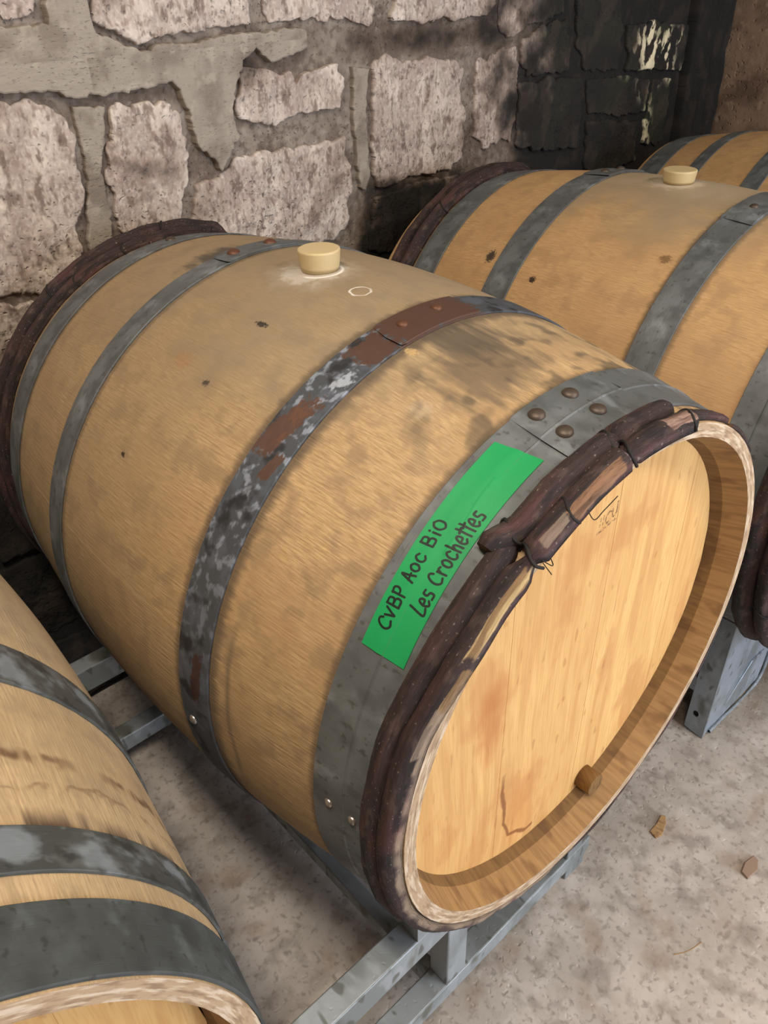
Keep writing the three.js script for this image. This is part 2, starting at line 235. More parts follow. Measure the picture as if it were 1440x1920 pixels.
const wood1 = barrelWood(2048, 2048, 0.475, (c, th, z, a, { g1, g2, b1, b2 }) => {
  const up = sm(-46, -14, th + (b1 - 0.5) * 46) * sm(0.40, 0.1, Math.abs(z));
  grey(c, up * 0.72 * (0.75 + 0.5 * (b2 - 0.2))); mix(c, [142, 122, 94], sm(0.26, -0.05, z + (b1 - 0.5) * 0.2) * 0.5); mix(c, [138, 120, 94], sm(-60, -110, th) * 0.4);
  const n = fbm(a * 130, z * 10, 2);
  bleed(c, z, 0.172, 0.012, n, 0.55); bleed(c, z, 0.228, 0.018, n, 0.62); bleed(c, z, 0.371, 0.009, n, 0.5); bleed(c, z, -0.308, 0.006, n, 0.4); bleed(c, z, -0.157, 0.006, n, 0.35); bleed(c, z, -0.108, 0.008, n, 0.35);
  mix(c, [84, 76, 66], sm(1.05, 0.25, Math.hypot((th + 2) / 9, (z - 0.255) / 0.055) + (fbm(a * 90, z * 16, 3) - 0.5) * 1.1) * 0.78);
  mix(c, [96, 84, 70], sm(1.0, 0.3, Math.hypot((th + 5) / 13, (z - 0.31) / 0.06) + (fbm(a * 70 + 4, z * 16, 3) - 0.5) * 1.2) * 0.6);
  mix(c, [74, 68, 60], sm(1.0, 0.2, Math.hypot((th + 6) / 10, (z + 0.17) / 0.035) + (fbm(a * 80, z * 30, 3) - 0.5)) * 0.8);
  mix(c, [92, 84, 70], sm(0.045, 0.0, Math.abs(th + 90 + (b1 - .5) * 6) * 0.006) * sm(0.20, 0.26, z) * sm(0.345, 0.29, z) * 0.0);
  spot(c, th, z, -20.2, 0.0555, 0.004, 0.010, [50, 45, 40], 0.9); spot(c, th, z, -34.6, 0.0586, 0.004, 0.006, [66, 58, 48], 0.85); spot(c, th, z, -52.9, -0.003, 0.003, 0.004, [54, 44, 34]);
  spot(c, th, z, -33, 0.0, 0.012, 0.018, [158, 112, 76], 0.35); spot(c, th, z, -11, 0.235, 0.006, 0.008, [206, 174, 120], 0.8); spot(c, th, z, -20, 0.30, 0.012, 0.014, [186, 166, 140], 0.6);
  mix(c, [58, 54, 48], sm(0.52, 0.75, fbm(a * 26 + 60, z * 26, 3)) * sm(0.2, 0.3, z) * sm(-36, -12, th) * 0.5);
  if (z > 0.235 && z < 0.37) mix(c, [100, 88, 72], sm(0.006, 0.0, Math.abs(z - 0.253 - (fbm(a * 8, 4, 2) - .5) * 0.02)) * sm(-60, -75, th) * sm(-104, -92, th) * 0.5);
  // white crust round the bung and the crayon ring
  const x1 = rad(th + 0.9) * 0.37, z1 = z - 0.010, r1 = Math.hypot(x1, z1), w1 = r1 + (fbm(x1 * 60 + 3, z1 * 60, 4) - 0.5) * 0.032 - 0.013 * sm(0.0, -0.03, x1 + 0.01);
  mix(c, [206, 200, 190], sm(0.040, 0.027, w1) * 0.92); mix(c, [176, 166, 150], sm(0.065, 0.035, w1) * 0.45); mix(c, [236, 234, 228], sm(0.0028, 0.001, Math.abs(r1 - 0.0278)) * sm(0.0, 0.01, z1));
  const x2 = rad(th + 2.7) * 0.365, z2 = z - 0.0985, r2 = Math.abs(Math.hypot(x2 * 0.92, z2) - 0.0115 - (noise(x2 * 140, z2 * 140) - 0.5) * 0.002);
  mix(c, [228, 222, 212], sm(0.0016, 0.0006, r2) * (0.6 + 0.4 * sm(0.3, 0.5, b2)));
});
const wood2 = barrelWood(1536, 1024, 0.475, (c, th, z, a, { b1, b2 }) => {
  mix(c, [208, 160, 104], 0.4); grey(c, sm(-36, -12, th + (b1 - 0.5) * 30) * sm(0.24, 0.1, Math.abs(z - 0.02)) * 0.75); mix(c, [190, 176, 152], sm(-14, -4, th + (b1 - 0.5) * 20) * sm(0.18, 0.05, Math.abs(z)) * 0.4);
  spot(c, th, z, -44.1, -0.2004, 0.012, 0.010, [56, 46, 36], 0.9); spot(c, th, z, -47.9, -0.0884, 0.006, 0.007, [62, 44, 28]); spot(c, th, z, -33.5, 0.1075, 0.008, 0.010, [110, 80, 50], 0.7);
  const n = fbm(a * 120, z * 10, 2); bleed(c, z, 0.131, 0.010, n, 0.5); bleed(c, z, 0.185, 0.010, n, 0.4);
  const x1 = rad(th) * 0.37, r1 = Math.hypot(x1, z + 0.003) + (fbm(th, z * 60, 3) - 0.5) * 0.03; mix(c, [214, 204, 186], sm(0.05, 0.03, r1) * 0.6);
});
const wood0 = barrelWood(1536, 1536, 0.491, (c, th, z, a, { g2, b1, b2 }) => {
  grey(c, 0.25 + 0.2 * sm(0.3, 0.0, z)); mix(c, [150, 134, 104], sm(40, 75, th) * 0.3);
  const w = (fbm(a * 30, z * 40, 3) - 0.5) * 0.03;                          // dried wine runs across the staves by the hoop
  mix(c, [96, 70, 48], sm(0.010, 0.001, Math.abs(z - 0.315 + w)) * sm(0.38, 0.6, fbm(a * 40 + 2, z * 8, 3)) * sm(62, 50, th) * 0.85);
  mix(c, [74, 58, 46], sm(0.020, 0.0, Math.abs(z - 0.382 + w * 0.4)) * sm(0.35, 0.6, fbm(a * 50 + 9, z * 6, 3)) * 0.8);
  mix(c, [120, 94, 66], sm(0.006, 0.001, Math.abs(z - 0.345 + w * 1.6)) * sm(0.4, 0.6, b2) * 0.6);
}); wood0.needsUpdate = true;
const grainBump = tex(512, 512, (u, v) => { const f = (sx, sy, o) => { const a = fbm(u * sx, v * sy, o), b = fbm((u - 1) * sx, v * sy, o), c = fbm(u * sx, (v - 1) * sy, o), d = fbm((u - 1) * sx, (v - 1) * sy, o); return (a * (1 - u) + b * u) * (1 - v) + (c * (1 - u) + d * u) * v; }; return f(150, 8, 3); }, { srgb: false });
const gb = (sx, sy) => { const t = grainBump.clone(); t.repeat.set(sx, sy); t.needsUpdate = true; return t; };
const woodMat = (map) => std({ map, roughness: 0.72, bumpMap: gb(4, 3), bumpScale: 0.0008 });
const W1 = woodMat(wood1), W2 = woodMat(wood2), W0 = woodMat(wood0);
const endMat = std({ map: tex(512, 64, (u, v) => { const c = [176, 150, 120]; mix(c, [122, 98, 76], sm(0.46, 0.74, fbm(u * 26, v * 5, 4)) * 0.55); mix(c, [214, 198, 176], sm(0.46, 0.70, fbm(u * 16 + 9, v * 5, 4)) * 0.8); return c; }), roughness: 0.9, bumpMap: gb(2, 0.4), bumpScale: 0.0006 });
const chimeMat = std({ map: rep(woodTile.clone(), 2, 2), color: 0xe4dac8, roughness: 0.75 });
const crozeMat = std({ map: rep(woodTile.clone(), 2, 2), color: 0xb4a890, roughness: 0.8 });
const headTex = (seed, stains) => tex(1024, 1024, (u, v) => {
  const x = (u - 0.5) * 0.6, y = (v - 0.5) * 0.6, xw = x + (noise(x * 12 + seed, y * 3) - 0.5) * 0.02;
  const c = [217, 173, 109]; mix(c, [200, 150, 90], sm(0.45, 0.65, fbm(xw * 60 + seed, y * 4, 4)) * 0.6); mix(c, [232, 190, 124], sm(0.5, 0.66, fbm(xw * 24 + 3 + seed, y * 2.4, 3)) * 0.6);
  mix(c, [196, 142, 80], sm(0.5, 0.62, fbm(xw * 420, y * 16, 2)) * 0.3); mix(c, [188, 130, 74], sm(0.56, 0.72, fbm(x * 16 + seed, y * 9, 4)) * 0.4); mix(c, [150, 96, 52], sm(0.84, 0.94, noise(x * 120 + seed, y * 30)) * 0.3);
  if (stains) stains(c, x, y); return c;
});
const strokeD = (x, y, pts) => { let m = 9; for (let i = 0; i < pts.length - 1; i++) { const [ax, ay] = pts[i], [bx, by] = pts[i + 1], dx = bx - ax, dy = by - ay, t = clamp(((x - ax) * dx + (y - ay) * dy) / (dx * dx + dy * dy || 1)); m = Math.min(m, Math.hypot(x - ax - dx * t, y - ay - dy * t)); } return m; };
const head1 = headTex(0, (c, x, y) => {
  const w = (fbm(x * 30, y * 20, 3) - 0.5) * 0.03;
  mix(c, [196, 128, 66], sm(0.045, 0.0, Math.hypot((x + 0.075 + w) * 1.0, (y + 0.20) * 0.42)) * 0.55);
  mix(c, [128, 78, 40], sm(0.0045, 0.001, strokeD(x + w * 0.4, y, [[-0.114, -0.10], [-0.116, -0.13], [-0.104, -0.17], [-0.106, -0.20], [-0.094, -0.235], [-0.074, -0.245], [-0.06, -0.262], [-0.045, -0.262]])) * sm(-0.08, -0.13, y) * 0.8);
  mix(c, [170, 96, 44], sm(0.05, 0.01, Math.hypot((x + 0.145) * 1.6, (y - 0.02) * 0.6) + w) * 0.5);
  // half worn burnt-in brand
  if (y > 0.17 && y < 0.23 && x > -0.01 && x < 0.06) {
    const S = [[[0.0085, 0.193], [0.0095, 0.203]], [[0.0135, 0.193], [0.0145, 0.204]], [[0.0275, 0.203], [0.023, 0.205], [0.0185, 0.200], [0.018, 0.194], [0.022, 0.191], [0.026, 0.194]], [[0.030, 0.205], [0.030, 0.196], [0.033, 0.194], [0.036, 0.197]], [[0.0375, 0.211], [0.0375, 0.197]]];
    for (const s of S) mix(c, [84, 52, 24], sm(0.0013, 0.0005, strokeD(x, y, s)) * sm(0.3, 0.55, fbm(x * 400, y * 400, 2)) * (0.45 + 0.5 * sm(0.005, 0.03, x)));
    mix(c, [92, 58, 28], sm(0.0022, 0.001, Math.abs(y - 0.187 - (x - 0.02) * 0.15)) * sm(0.52, 0.62, noise(x * 520, y * 360)) * sm(0.003, 0.007, x) * sm(0.043, 0.038, x) * 0.8);
  }
});
const headMat = (t) => std({ map: rep(t, 1 / 0.6, 1 / 0.6, 0.5, 0.5), roughness: 0.6, bumpMap: gb(3, 1.5), bumpScale: 0.0003 });
const H1 = headMat(head1), H2 = headMat(headTex(31));
// hoop steel: dull zinc grey with pale bloom
const steelTex = tex(2048, 128, (u, v) => {
  const x = u * 2.2, y = v * 0.055, f = (s, o, q = 0) => fbm(x * s + q, y * s + q, o), c = [102, 106, 107];
  mix(c, [122, 127, 130], sm(0.40, 0.72, f(14, 5)) * 0.9); mix(c, [84, 87, 88], sm(0.44, 0.76, f(30, 5, 8)) * 0.7); mix(c, [160, 168, 174], sm(0.60, 0.78, f(22, 5, 30)) * 0.5); mix(c, [74, 72, 70], sm(0.66, 0.8, f(120, 3, 4)) * 0.6); return c;
});
const rustTex = tex(2048, 128, (u, v) => {
  const th = u * 360 - 180, x = u * 2.2, y = v * 0.055, c = [78, 82, 88], n = (fbm(x * 40, y * 40, 3) - 0.5) * 0.7 + (fbm(x * 170, y * 170, 3) - 0.5) * 0.8;
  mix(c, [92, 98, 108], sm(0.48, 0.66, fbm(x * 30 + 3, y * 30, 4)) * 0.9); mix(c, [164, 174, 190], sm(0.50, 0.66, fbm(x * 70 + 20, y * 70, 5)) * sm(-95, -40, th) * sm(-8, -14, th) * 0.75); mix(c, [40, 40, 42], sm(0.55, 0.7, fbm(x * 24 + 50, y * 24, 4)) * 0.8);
  const R = (a, b, p, q, r) => sm(1.12, 0.9, Math.max(Math.abs(th - a) / b, Math.abs(v - p - (th - a) * r) / q) + n * 0.9);
  mix(c, [94, 68, 56], Math.max(R(-1.5, 9.6, 0.5, 0.62, 0), R(-34, 5.5, 0.40, 0.26, 0.03), R(-40.6, 2.2, 0.72, 0.12, 0.03), R(-15, 3.4, 0.55, 0.4, 0)) * 0.95); mix(c, [120, 80, 60], R(-34, 5, 0.4, 0.22, 0.018) * sm(-0.05, 0.1, n) * 0.5);
  mix(c, [74, 40, 30], R(-80, 5, 0.6, 0.14, 0.01) * 0.6);
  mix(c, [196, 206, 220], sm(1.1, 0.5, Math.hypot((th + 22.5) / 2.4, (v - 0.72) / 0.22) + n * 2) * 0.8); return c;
});
const bloomTex = tex(2048, 128, (u, v) => {
  const th = u * 360 - 180, x = u * 2.2, y = v * 0.055, c = [92, 95, 93], n = fbm(x * 26, y * 26, 4) - 0.5;
  mix(c, [116, 120, 118], sm(0.45, 0.66, fbm(x * 18, y * 18, 4))); mix(c, [66, 68, 66], sm(0.55, 0.72, fbm(x * 36 + 4, y * 36, 4)) * 0.8);
  for (const [t, p, s] of [[42, 0.5, 5], [52, 0.6, 5], [60, 0.4, 4], [33, 0.4, 4], [70, 0.4, 3]]) mix(c, [184, 196, 206], sm(1.1, 0.4, Math.hypot((th - t) / s, (v - p) / 0.35) + n * 2.4) * 0.7);
  mix(c, [150, 156, 156], sm(0.64, 0.76, fbm(x * 60 + 2, y * 60, 3)) * 0.5); return c;
});
const steelMat = (map, o = {}) => std({ map, metalness: 0.3, roughness: 0.6, bumpMap: bumpRep(1), bumpScale: 0.0003, ...o });
const STEEL = steelMat(steelTex), RUST = steelMat(rustTex, { roughness: 0.6, metalness: 0.25 }), BLOOM = steelMat(bloomTex, { color: 0xcacaca }), DARKSTEEL = steelMat(steelTex, { color: 0xb4b6b2, roughness: 0.7 });
const rivetMat = std({ color: 0x5d5148, metalness: 0.5, roughness: 0.5 }), rivetRust = std({ color: 0x6e4a38, metalness: 0.4, roughness: 0.55 }), rivetBright = std({ color: 0xb9b2aa, metalness: 0.8, roughness: 0.3 });
// bark
const barkCol = (x, y, seed) => { const c = [66, 50, 48]; mix(c, [98, 62, 62], sm(0.45, 0.68, fbm(x * 9 + seed, y * 30, 4)) * 0.7); mix(c, [40, 34, 34], sm(0.45, 0.7, fbm(x * 14 + 5 + seed, y * 60, 4)) * 0.85); mix(c, [120, 102, 94], sm(0.55, 0.72, fbm(x * 40 + seed, y * 80, 3)) * 0.4); mix(c, [196, 184, 176], sm(0.84, 0.94, noise(x * 330 + seed, y * 330)) * 0.7); return c; };
const barkTex = tex(2048, 128, (u, v) => barkCol(u * 2.2, v * 0.05, 0));
const peelTex = tex(2048, 128, (u, v) => {
  const th = u * 360 - 180, x = u * 2.2, y = v * 0.05, c = barkCol(x, y, 3), n = fbm(x * 30, y * 60, 4) - 0.5, n2 = fbm(x * 12 + 3, y * 120, 3);
  const P = (a, b, p, q) => sm(1.08, 0.94, Math.max(Math.abs(th - a) / b, Math.abs(v - p) / q) + n * 0.75);   // v 0.5 is the crown of the hoop, 1 its outer foot
  const tan = [158, 118, 86]; mix(tan, [110, 78, 56], sm(0.45, 0.62, n2)); const pale = [206, 176, 124]; mix(pale, [150, 118, 80], sm(0.45, 0.65, n2)); const pink = [184, 150, 134]; mix(pink, [140, 106, 92], sm(0.45, 0.65, n2));
  mix(c, tan, P(-17, 7, 0.78, 0.16) * 0.95); mix(c, [150, 132, 112], P(-26, 3, 0.72, 0.13) * 0.85); mix(c, pale, P(-41, 8, 0.80, 0.13) * 0.98); mix(c, pale, P(-55, 5, 0.9, 0.10) * 0.9); mix(c, pink, P(8, 4.5, 0.62, 0.2) * 0.95); mix(c, [170, 150, 132], P(-62, 4, 0.86, 0.1) * 0.8); mix(c, [168, 146, 122], sm(0.86, 0.98, v + n * 0.25) * sm(-46, -60, th) * 0.8);
  return c;
});
const barkMat = (map) => std({ map, roughness: 0.75, bumpMap: bumpRep(6), bumpScale: 0.002 });
const BARK = barkMat(barkTex), PEEL = barkMat(peelTex);
const cutMat = std({ color: 0x5b4736, roughness: 0.95 }), tieMat = std({ color: 0x1d1917, roughness: 0.8 });

function makeBarrel(S) {
  const { L, Rb, Re, p, rim, woods, heads } = S;
  const R = (z) => Rb - (Rb - Re) * Math.pow(Math.abs(z) / L, p);
  const root = thing('wine_barrel', S.label, 'barrel', S.at, 'wine barrels lying in a row'); root.rotation.y = S.yaw || 0;
  const at = (th, z, r) => [r * Math.sin(th), r * Math.cos(th), z];
  // staves
  const hz = L - 0.0425, zs = [-L, -L + 0.028, -hz, -hz + 0.014]; for (let i = 1; i < 30; i++) zs.push(-hz + 0.014 + (2 * hz - 0.028) * i / 30); zs.push(hz - 0.014, hz, L - 0.028, L);
  const inner = (z) => { const a = Math.abs(z); if (a >= L - 0.0281) return (Re - rim - 0.0086) + 0.0086 * (a - (L - 0.028)) / 0.028; if (a >= hz - 0.0001) return Re - rim - 0.0126 + 0.004 * (a - hz) / 0.0145; return Math.min(R(z) - 0.026, Re - rim - 0.0126 + (hz - a) * 0.7); };
  const n = 27, e = 0.0022;
  for (let s = 0; s < n; s++) {
    const a0 = -Math.PI + (s) * 2 * Math.PI / n, a1 = a0 + 2 * Math.PI / n, as = [[a0, -0.0005], [a0 + e, 0], [a0 + (a1 - a0) * 0.33, 0], [a0 + (a1 - a0) * 0.67, 0], [a1 - e, 0], [a1, -0.0005]];
    const pos = [], uv = [], idx = [], groups = []; let start = 0;
    const grid = (rows, cols, f, mat, flip) => { const b = pos.length / 3; for (let i = 0; i < rows; i++) for (let j = 0; j < cols; j++) { const [P, q] = f(i, j); pos.push(...P); uv.push(...q); } for (let i = 0; i < rows - 1; i++) for (let j = 0; j < cols - 1; j++) { const k = b + i * cols + j; flip ? idx.push(k, k + cols, k + 1, k + 1, k + cols, k + cols + 1) : idx.push(k, k + 1, k + cols, k + 1, k + cols + 1, k + cols); } groups.push([start, idx.length - start, mat]); start = idx.length; };
    const U = (th) => (th * 180 / Math.PI - TH0) / THW, m = as.length, Z = zs.length;
    grid(m, Z, (i, j) => [at(as[i][0], zs[j], R(zs[j]) + as[i][1]), [U(as[i][0]), (zs[j] / L + 1) / 2]], 0, true);
    const inn = (j0, j1, mat) => grid(m, j1 - j0 + 1, (i, j) => [at(as[i][0], zs[j0 + j], inner(zs[j0 + j])), [as[i][0] * 0.3, zs[j0 + j]]], mat, false);
    inn(0, 1, 2); inn(1, 2, 3); inn(2, Z - 3, 2); inn(Z - 3, Z - 2, 3); inn(Z - 2, Z - 1, 2);
    for (const [j, fl] of [[0, true], [Z - 1, false]]) grid(m, 2, (i, k) => [at(as[i][0], zs[j], k ? R(zs[j]) + as[i][1] : inner(zs[j])), [as[i][0] * 0.6, k * 0.9 + 0.05]], 1, !fl);
    for (const [i, fl] of [[0, false], [m - 1, true]]) grid(Z, 2, (j, k) => [at(as[i][0], zs[j], k ? R(zs[j]) + as[i][1] : inner(zs[j])), [k * 0.03, zs[j]]], 2, fl);
    mesh('stave', buildGeo(pos, uv, idx, groups), woods, root);
  }
  // heads: vertical boards
  const hr = Re - rim - 0.0124, nb = 7, hb = new THREE.Group();
  for (let b = 0; b < nb; b++) {
    const xa = -hr + 2 * hr * b / nb, xb = -hr + 2 * hr * (b + 1) / nb, sh = new THREE.Shape(), Y = (x) => Math.sqrt(Math.max(0, hr * hr - x * x)), K = 16;
    for (let k = 0; k <= K; k++) { const x = xa + (xb - xa) * k / K; k ? sh.lineTo(x, Y(x)) : sh.moveTo(x, Y(x)); } for (let k = K; k >= 0; k--) { const x = xa + (xb - xa) * k / K; if (Y(x) > 1e-4) sh.lineTo(x, -Y(x)); }
    const g = new THREE.ExtrudeGeometry(sh, { depth: 0.016, bevelEnabled: true, bevelThickness: 0.0004, bevelSize: 0.0002, bevelOffset: -0.0002, bevelSegments: 1, curveSegments: 4 });
    const f = mesh('head_board', g, heads, root); f.position.z = hz - 0.0166 - (b % 2) * 0.0002; const r = mesh('head_board', g, heads, root); r.rotation.y = Math.PI; r.position.z = -hz + 0.0166;
  }
  // steel hoops
  for (const h of S.hoops) {
    const t = h.t || 0.0022, N = 150, pos = [], uv = [], idx = [], mid = (h.z0 + h.z1) / 2;
    const band = (th0, th1, n2, lift, closed, wav) => {
      const C = [[h.z0, 0], [h.z0, t * 0.7], [h.z0 + 0.0008, t], [mid - 0.0015, t], [mid, h.crease ? t + 0.0012 : t], [mid + 0.0015, t], [h.z1 - 0.0008, t], [h.z1, t * 0.7], [h.z1, 0]], b = pos.length / 3, c = C.length;
      for (let i = 0; i <= n2; i++) for (let j = 0; j < c; j++) { const q = j / (c - 1), w = wav ? (i === 0 ? -1 : i === n2 ? 1 : 0) * 0 + (i === 0 ? wav(q) : 0) : 0, th = th0 + (th1 - th0) * i / n2 + w; const zz = C[j][0]; pos.push(...at(th, zz, R(zz) + 0.0004 + lift + C[j][1])); uv.push(th / (2 * Math.PI) + 0.5, (zz - h.z0) / (h.z1 - h.z0)); }
      for (let i = 0; i < n2; i++) for (let j = 0; j < c - 1; j++) { const k = b + i * c + j; idx.push(k, k + c, k + 1, k + 1, k + c, k + c + 1); }
      if (!closed) for (const [i, f] of [[0, 1], [n2, 0]]) { const k = b + i * c; for (let j = 1; j < c - 1; j++) f ? idx.push(k, k + j, k + j + 1) : idx.push(k, k + j + 1, k + j); }
    };
    band(-Math.PI, Math.PI, N, 0, true);
    if (h.lap) { const n1 = pos.length; band(rad(h.lap[0]), rad(h.lap[1]), 12, t, false, (q) => rad(h.lapWave || 0.5) * Math.sin(q * 7)); if (h.lap2) band(rad(h.lap2[0]), rad(h.lap2[1]), 10, 2 * t, false, (q) => 0); }
    let g = buildGeo(pos, uv, idx.map((v, i) => v)); { const k = g.index.array; for (let i = 0; i < k.length; i += 3) { const s = k[i + 1]; k[i + 1] = k[i + 2]; k[i + 2] = s; } g.computeVertexNormals(); }
    g = g.toNonIndexed(); // facet the band's edges, keep the curve smooth along it
    g.deleteAttribute('normal'); { const P = g.attributes.position, nn = new Float32Array(P.count * 3); for (let i = 0; i < P.count; i += 3) { const A = V().fromBufferAttribute(P, i), B = V().fromBufferAttribute(P, i + 1), C = V().fromBufferAttribute(P, i + 2), f = B.clone().sub(A).cross(C.clone().sub(A)).normalize(); for (let k = 0; k < 3; k++) { const q = [A, B, C][k], rr = Math.hypot(q.x, q.y), rx = q.x / rr, ry = q.y / rr, fr = Math.hypot(f.x, f.y), out = Math.abs(f.z) < 0.75 && Math.abs((f.x * rx + f.y * ry)) > 0.3; if (out) { const s = Math.sign(f.x * rx + f.y * ry); nn.set([rx * s * fr, ry * s * fr, f.z], (i + k) * 3); } else nn.set([f.x, f.y, f.z], (i + k) * 3); } } g.setAttribute('normal', new THREE.BufferAttribute(nn, 3)); }
    const m = mesh('hoop', g, h.mat || STEEL, root); if (h.label) m.userData.label = h.label;
    for (const [th, z, r, mt, lift] of h.rivets || []) {
      const rg = new THREE.LatheGeometry([[r, -0.001], [r * 0.98, 0.0008], [r * 0.8, r * 0.32], [r * 0.45, r * 0.5], [0.0001, r * 0.55]].map((q) => new THREE.Vector2(...q)), 14);
      const rv = mesh('rivet', rg, mt || rivetMat, m), A = rad(th), r0 = R(z) + 0.0004 + t + (lift ?? t); rv.position.set(...at(A, z, r0)); rv.rotation.z = -A;
    }
  }
  // willow hoops: split rods bound round the ends
  for (const w of S.willow || []) {
    const n1 = Math.ceil(Math.abs(w.a1 - w.a0) / 1.6), C = 11, pos = [], uv = [], idx = [], q = rng(Math.round(w.z * 9999 + w.a0 * 7));
    const s0 = q() * 50;
    for (let i = 0; i <= n1; i++) {
      const f = i / n1, thd = w.a0 + (w.a1 - w.a0) * f, th = rad(thd), zc = w.zf ? w.zf(thd) : w.z + (noise(thd * 0.07 + s0, 1) - 0.5) * 0.004;
      const endA = sm(0, w.soft ?? 0.02, f), endB = sm(1, 1 - (w.soft ?? 0.02), f), ta = w.blunt ? Math.max(0.75, Math.min(endA, endB)) : 0.35 + 0.65 * Math.min(endA, endB);
      const wd = w.w * (0.92 + 0.2 * noise(thd * 0.09 + s0, 5)) * ta, h = w.h * (0.9 + 0.25 * noise(thd * 0.12 + s0, 9)) * ta * (w.grow ? w.grow(thd) : 1);
      const rb = R(Math.min(L, Math.abs(zc))) + (w.lift || 0) + 0.0025;
      for (let j = 0; j < C; j++) { const ph = Math.PI * j / (C - 1), cw = Math.cos(ph), sw = Math.pow(Math.sin(ph), 0.8), bump = (noise(thd * 0.6 + s0, j * 0.9) - 0.5) * 0.0016; pos.push(...at(th, zc - cw * wd / 2, rb - (j === 0 || j === C - 1 ? 0.004 : 0) + (h + bump) * sw)); uv.push(th / (2 * Math.PI) + 0.5, j / (C - 1)); }
    }
    for (let i = 0; i < n1; i++) for (let j = 0; j < C; j++) { const jn = (j + 1) % C, k = i * C; w.a1 > w.a0 ? idx.push(k + j, k + jn, k + C + j, k + jn, k + C + jn, k + C + j) : idx.push(k + j, k + C + j, k + jn, k + jn, k + C + j, k + C + jn); }
    const capStart = idx.length; for (const i of [0, n1]) { const b = pos.length / 3; for (let j = 0; j < C; j++) { pos.push(...pos.slice((i * C + j) * 3, (i * C + j) * 3 + 3)); uv.push(0, 0); } for (let j = 1; j < C - 1; j++) (i === 0) === (w.a1 > w.a0) ? idx.push(b, b + j + 1, b + j) : idx.push(b, b + j, b + j + 1); }
    const m = mesh('willow_hoop', buildGeo(pos, uv, idx, [[0, capStart, 0], [capStart, idx.length - capStart, 1]]), [w.mat || BARK, cutMat], root);
    if (w.label) m.userData.label = w.label;
    for (const [thd, tails] of w.ties || []) {
      const th = rad(thd), zc = w.zf ? w.zf(thd) : w.z, rb = R(Math.min(L, Math.abs(zc))) + (w.lift || 0) + 0.0025, P = []; const hw = w.w / 2 + 0.001, hh = w.h * 1.08 + 0.001;
      for (let k = 0; k <= 12; k++) { const ph = Math.PI * k / 12; P.push(V(...at(th + rad(1.0) * Math.sin(k * 0.5), zc - Math.cos(ph) * hw, rb + hh * Math.pow(Math.sin(ph), 0.8) - 0.002))); }
      const gs = [tube(P, 0.0016, 30, 6)];
      for (const tl of tails || []) gs.push(tube(tl.map((q2) => V(...q2)), 0.0005, 14, 5));
      mesh('willow_tie', mergeGeometries(gs), tieMat, m);
    }
  }
  return { root, R, at };
}
const AX = 0.63;                          // height of the barrels' axis
const rodA = (t) => 0.4445 + 0.0085 * sm(-70, -42, t) + (noise(t * 0.07, 1) - 0.5) * 0.003, rodB = (t) => 0.4625 + 0.011 * sm(-70, -42, t) + (noise(t * 0.06, 4) - 0.5) * 0.003;
const b1 = makeBarrel({
  label: 'central oak barrel with a green handwritten tape label on its front hoop', at: [0, AX, 0], L: 0.475, Rb: 0.3696, Re: 0.3114, p: 1.9548, rim: 0.0153, woods: [W1, endMat, chimeMat, crozeMat], heads: H1,
  hoops: [
    { z0: -0.372, z1: -0.3114, rivets: [[-2.6, -0.345, 0.008, rivetMat, 0]] },
    { z0: -0.1541, z1: -0.1112, lap: [-9, 8], rivets: [[-5.7, -0.134, 0.009, rivetRust], [3.4, -0.134, 0.009, rivetRust]] },
    { z0: 0.1759, z1: 0.2250, mat: RUST, lap: [-10.6, 7.5], lapWave: 1.0, rivets: [[-7, 0.197, 0.0065, rivetRust], [1.4, 0.1946, 0.0065, rivetRust], [-90.9, 0.1914, 0.006, rivetBright, 0]], label: 'rust-patched steel hoop' },
    { z0: 0.3737, z1: 0.4455, crease: true, lap: [-13.2, 8], lapWave: 0.5, rivets: [[-1.6, 0.3892, 0.0085], [-9.9, 0.3886, 0.0085], [-1.3, 0.4200, 0.0085], [-9.8, 0.4195, 0.0085], [-86, 0.3927, 0.005, rivetBright, 0], [-86.6, 0.4200, 0.005, rivetBright, 0]] },
  ],
  willow: [
    { z: 0.4530, w: 0.023, h: 0.013, a0: 11, a1: -6.5, zf: rodA, ties: [[-7.4]] },
    { z: 0.4530, w: 0.025, h: 0.0145, a0: -6, a1: -34, blunt: true, soft: 0.06, zf: (t) => rodA(t) - 0.011 * sm(-27, -35, t), grow: (t) => 1 + 0.5 * sm(-28, -33, t), ties: [[-29.8]], label: 'purple-brown bark rod ending in a cut stub' },
    { z: 0.4500, w: 0.024, h: 0.0125, a0: -29, a1: -255, zf: rodA },
    { z: 0.4735, w: 0.024, h: 0.0125, a0: 13, a1: -7.5, mat: PEEL, zf: rodB, ties: [[10.8]] },
    { z: 0.4735, w: 0.025, h: 0.014, a0: -7, a1: -31.5, mat: PEEL, zf: rodB, ties: [[-7.2]] },
    { z: 0.4700, w: 0.024, h: 0.0125, a0: -31, a1: -255, mat: PEEL, zf: rodB, ties: [[-31.2, [[[-0.162, 0.272, 0.484], [-0.150, 0.262, 0.487], [-0.146, 0.266, 0.480]], [[-0.160, 0.268, 0.484], [-0.152, 0.254, 0.488]]]], [-22, [[[-0.108, 0.296, 0.486], [-0.085, 0.272, 0.480], [-0.055, 0.262, 0.470], [-0.020, 0.258, 0.462]]]]] },
    { z: 0.4640, w: 0.016, h: 0.004, a0: 33, a1: 13.5, mat: BARK }, { z: 0.4655, w: 0.014, h: 0.003, a0: 52, a1: 36, mat: PEEL },
    { z: -0.3995, w: 0.024, h: 0.011, a0: 21, a1: -255, ties: [[-12], [-27], [15]] },
    { z: -0.424, w: 0.027, h: 0.022, a0: 24, a1: -255, ties: [[2], [-33]] },
  ],
});
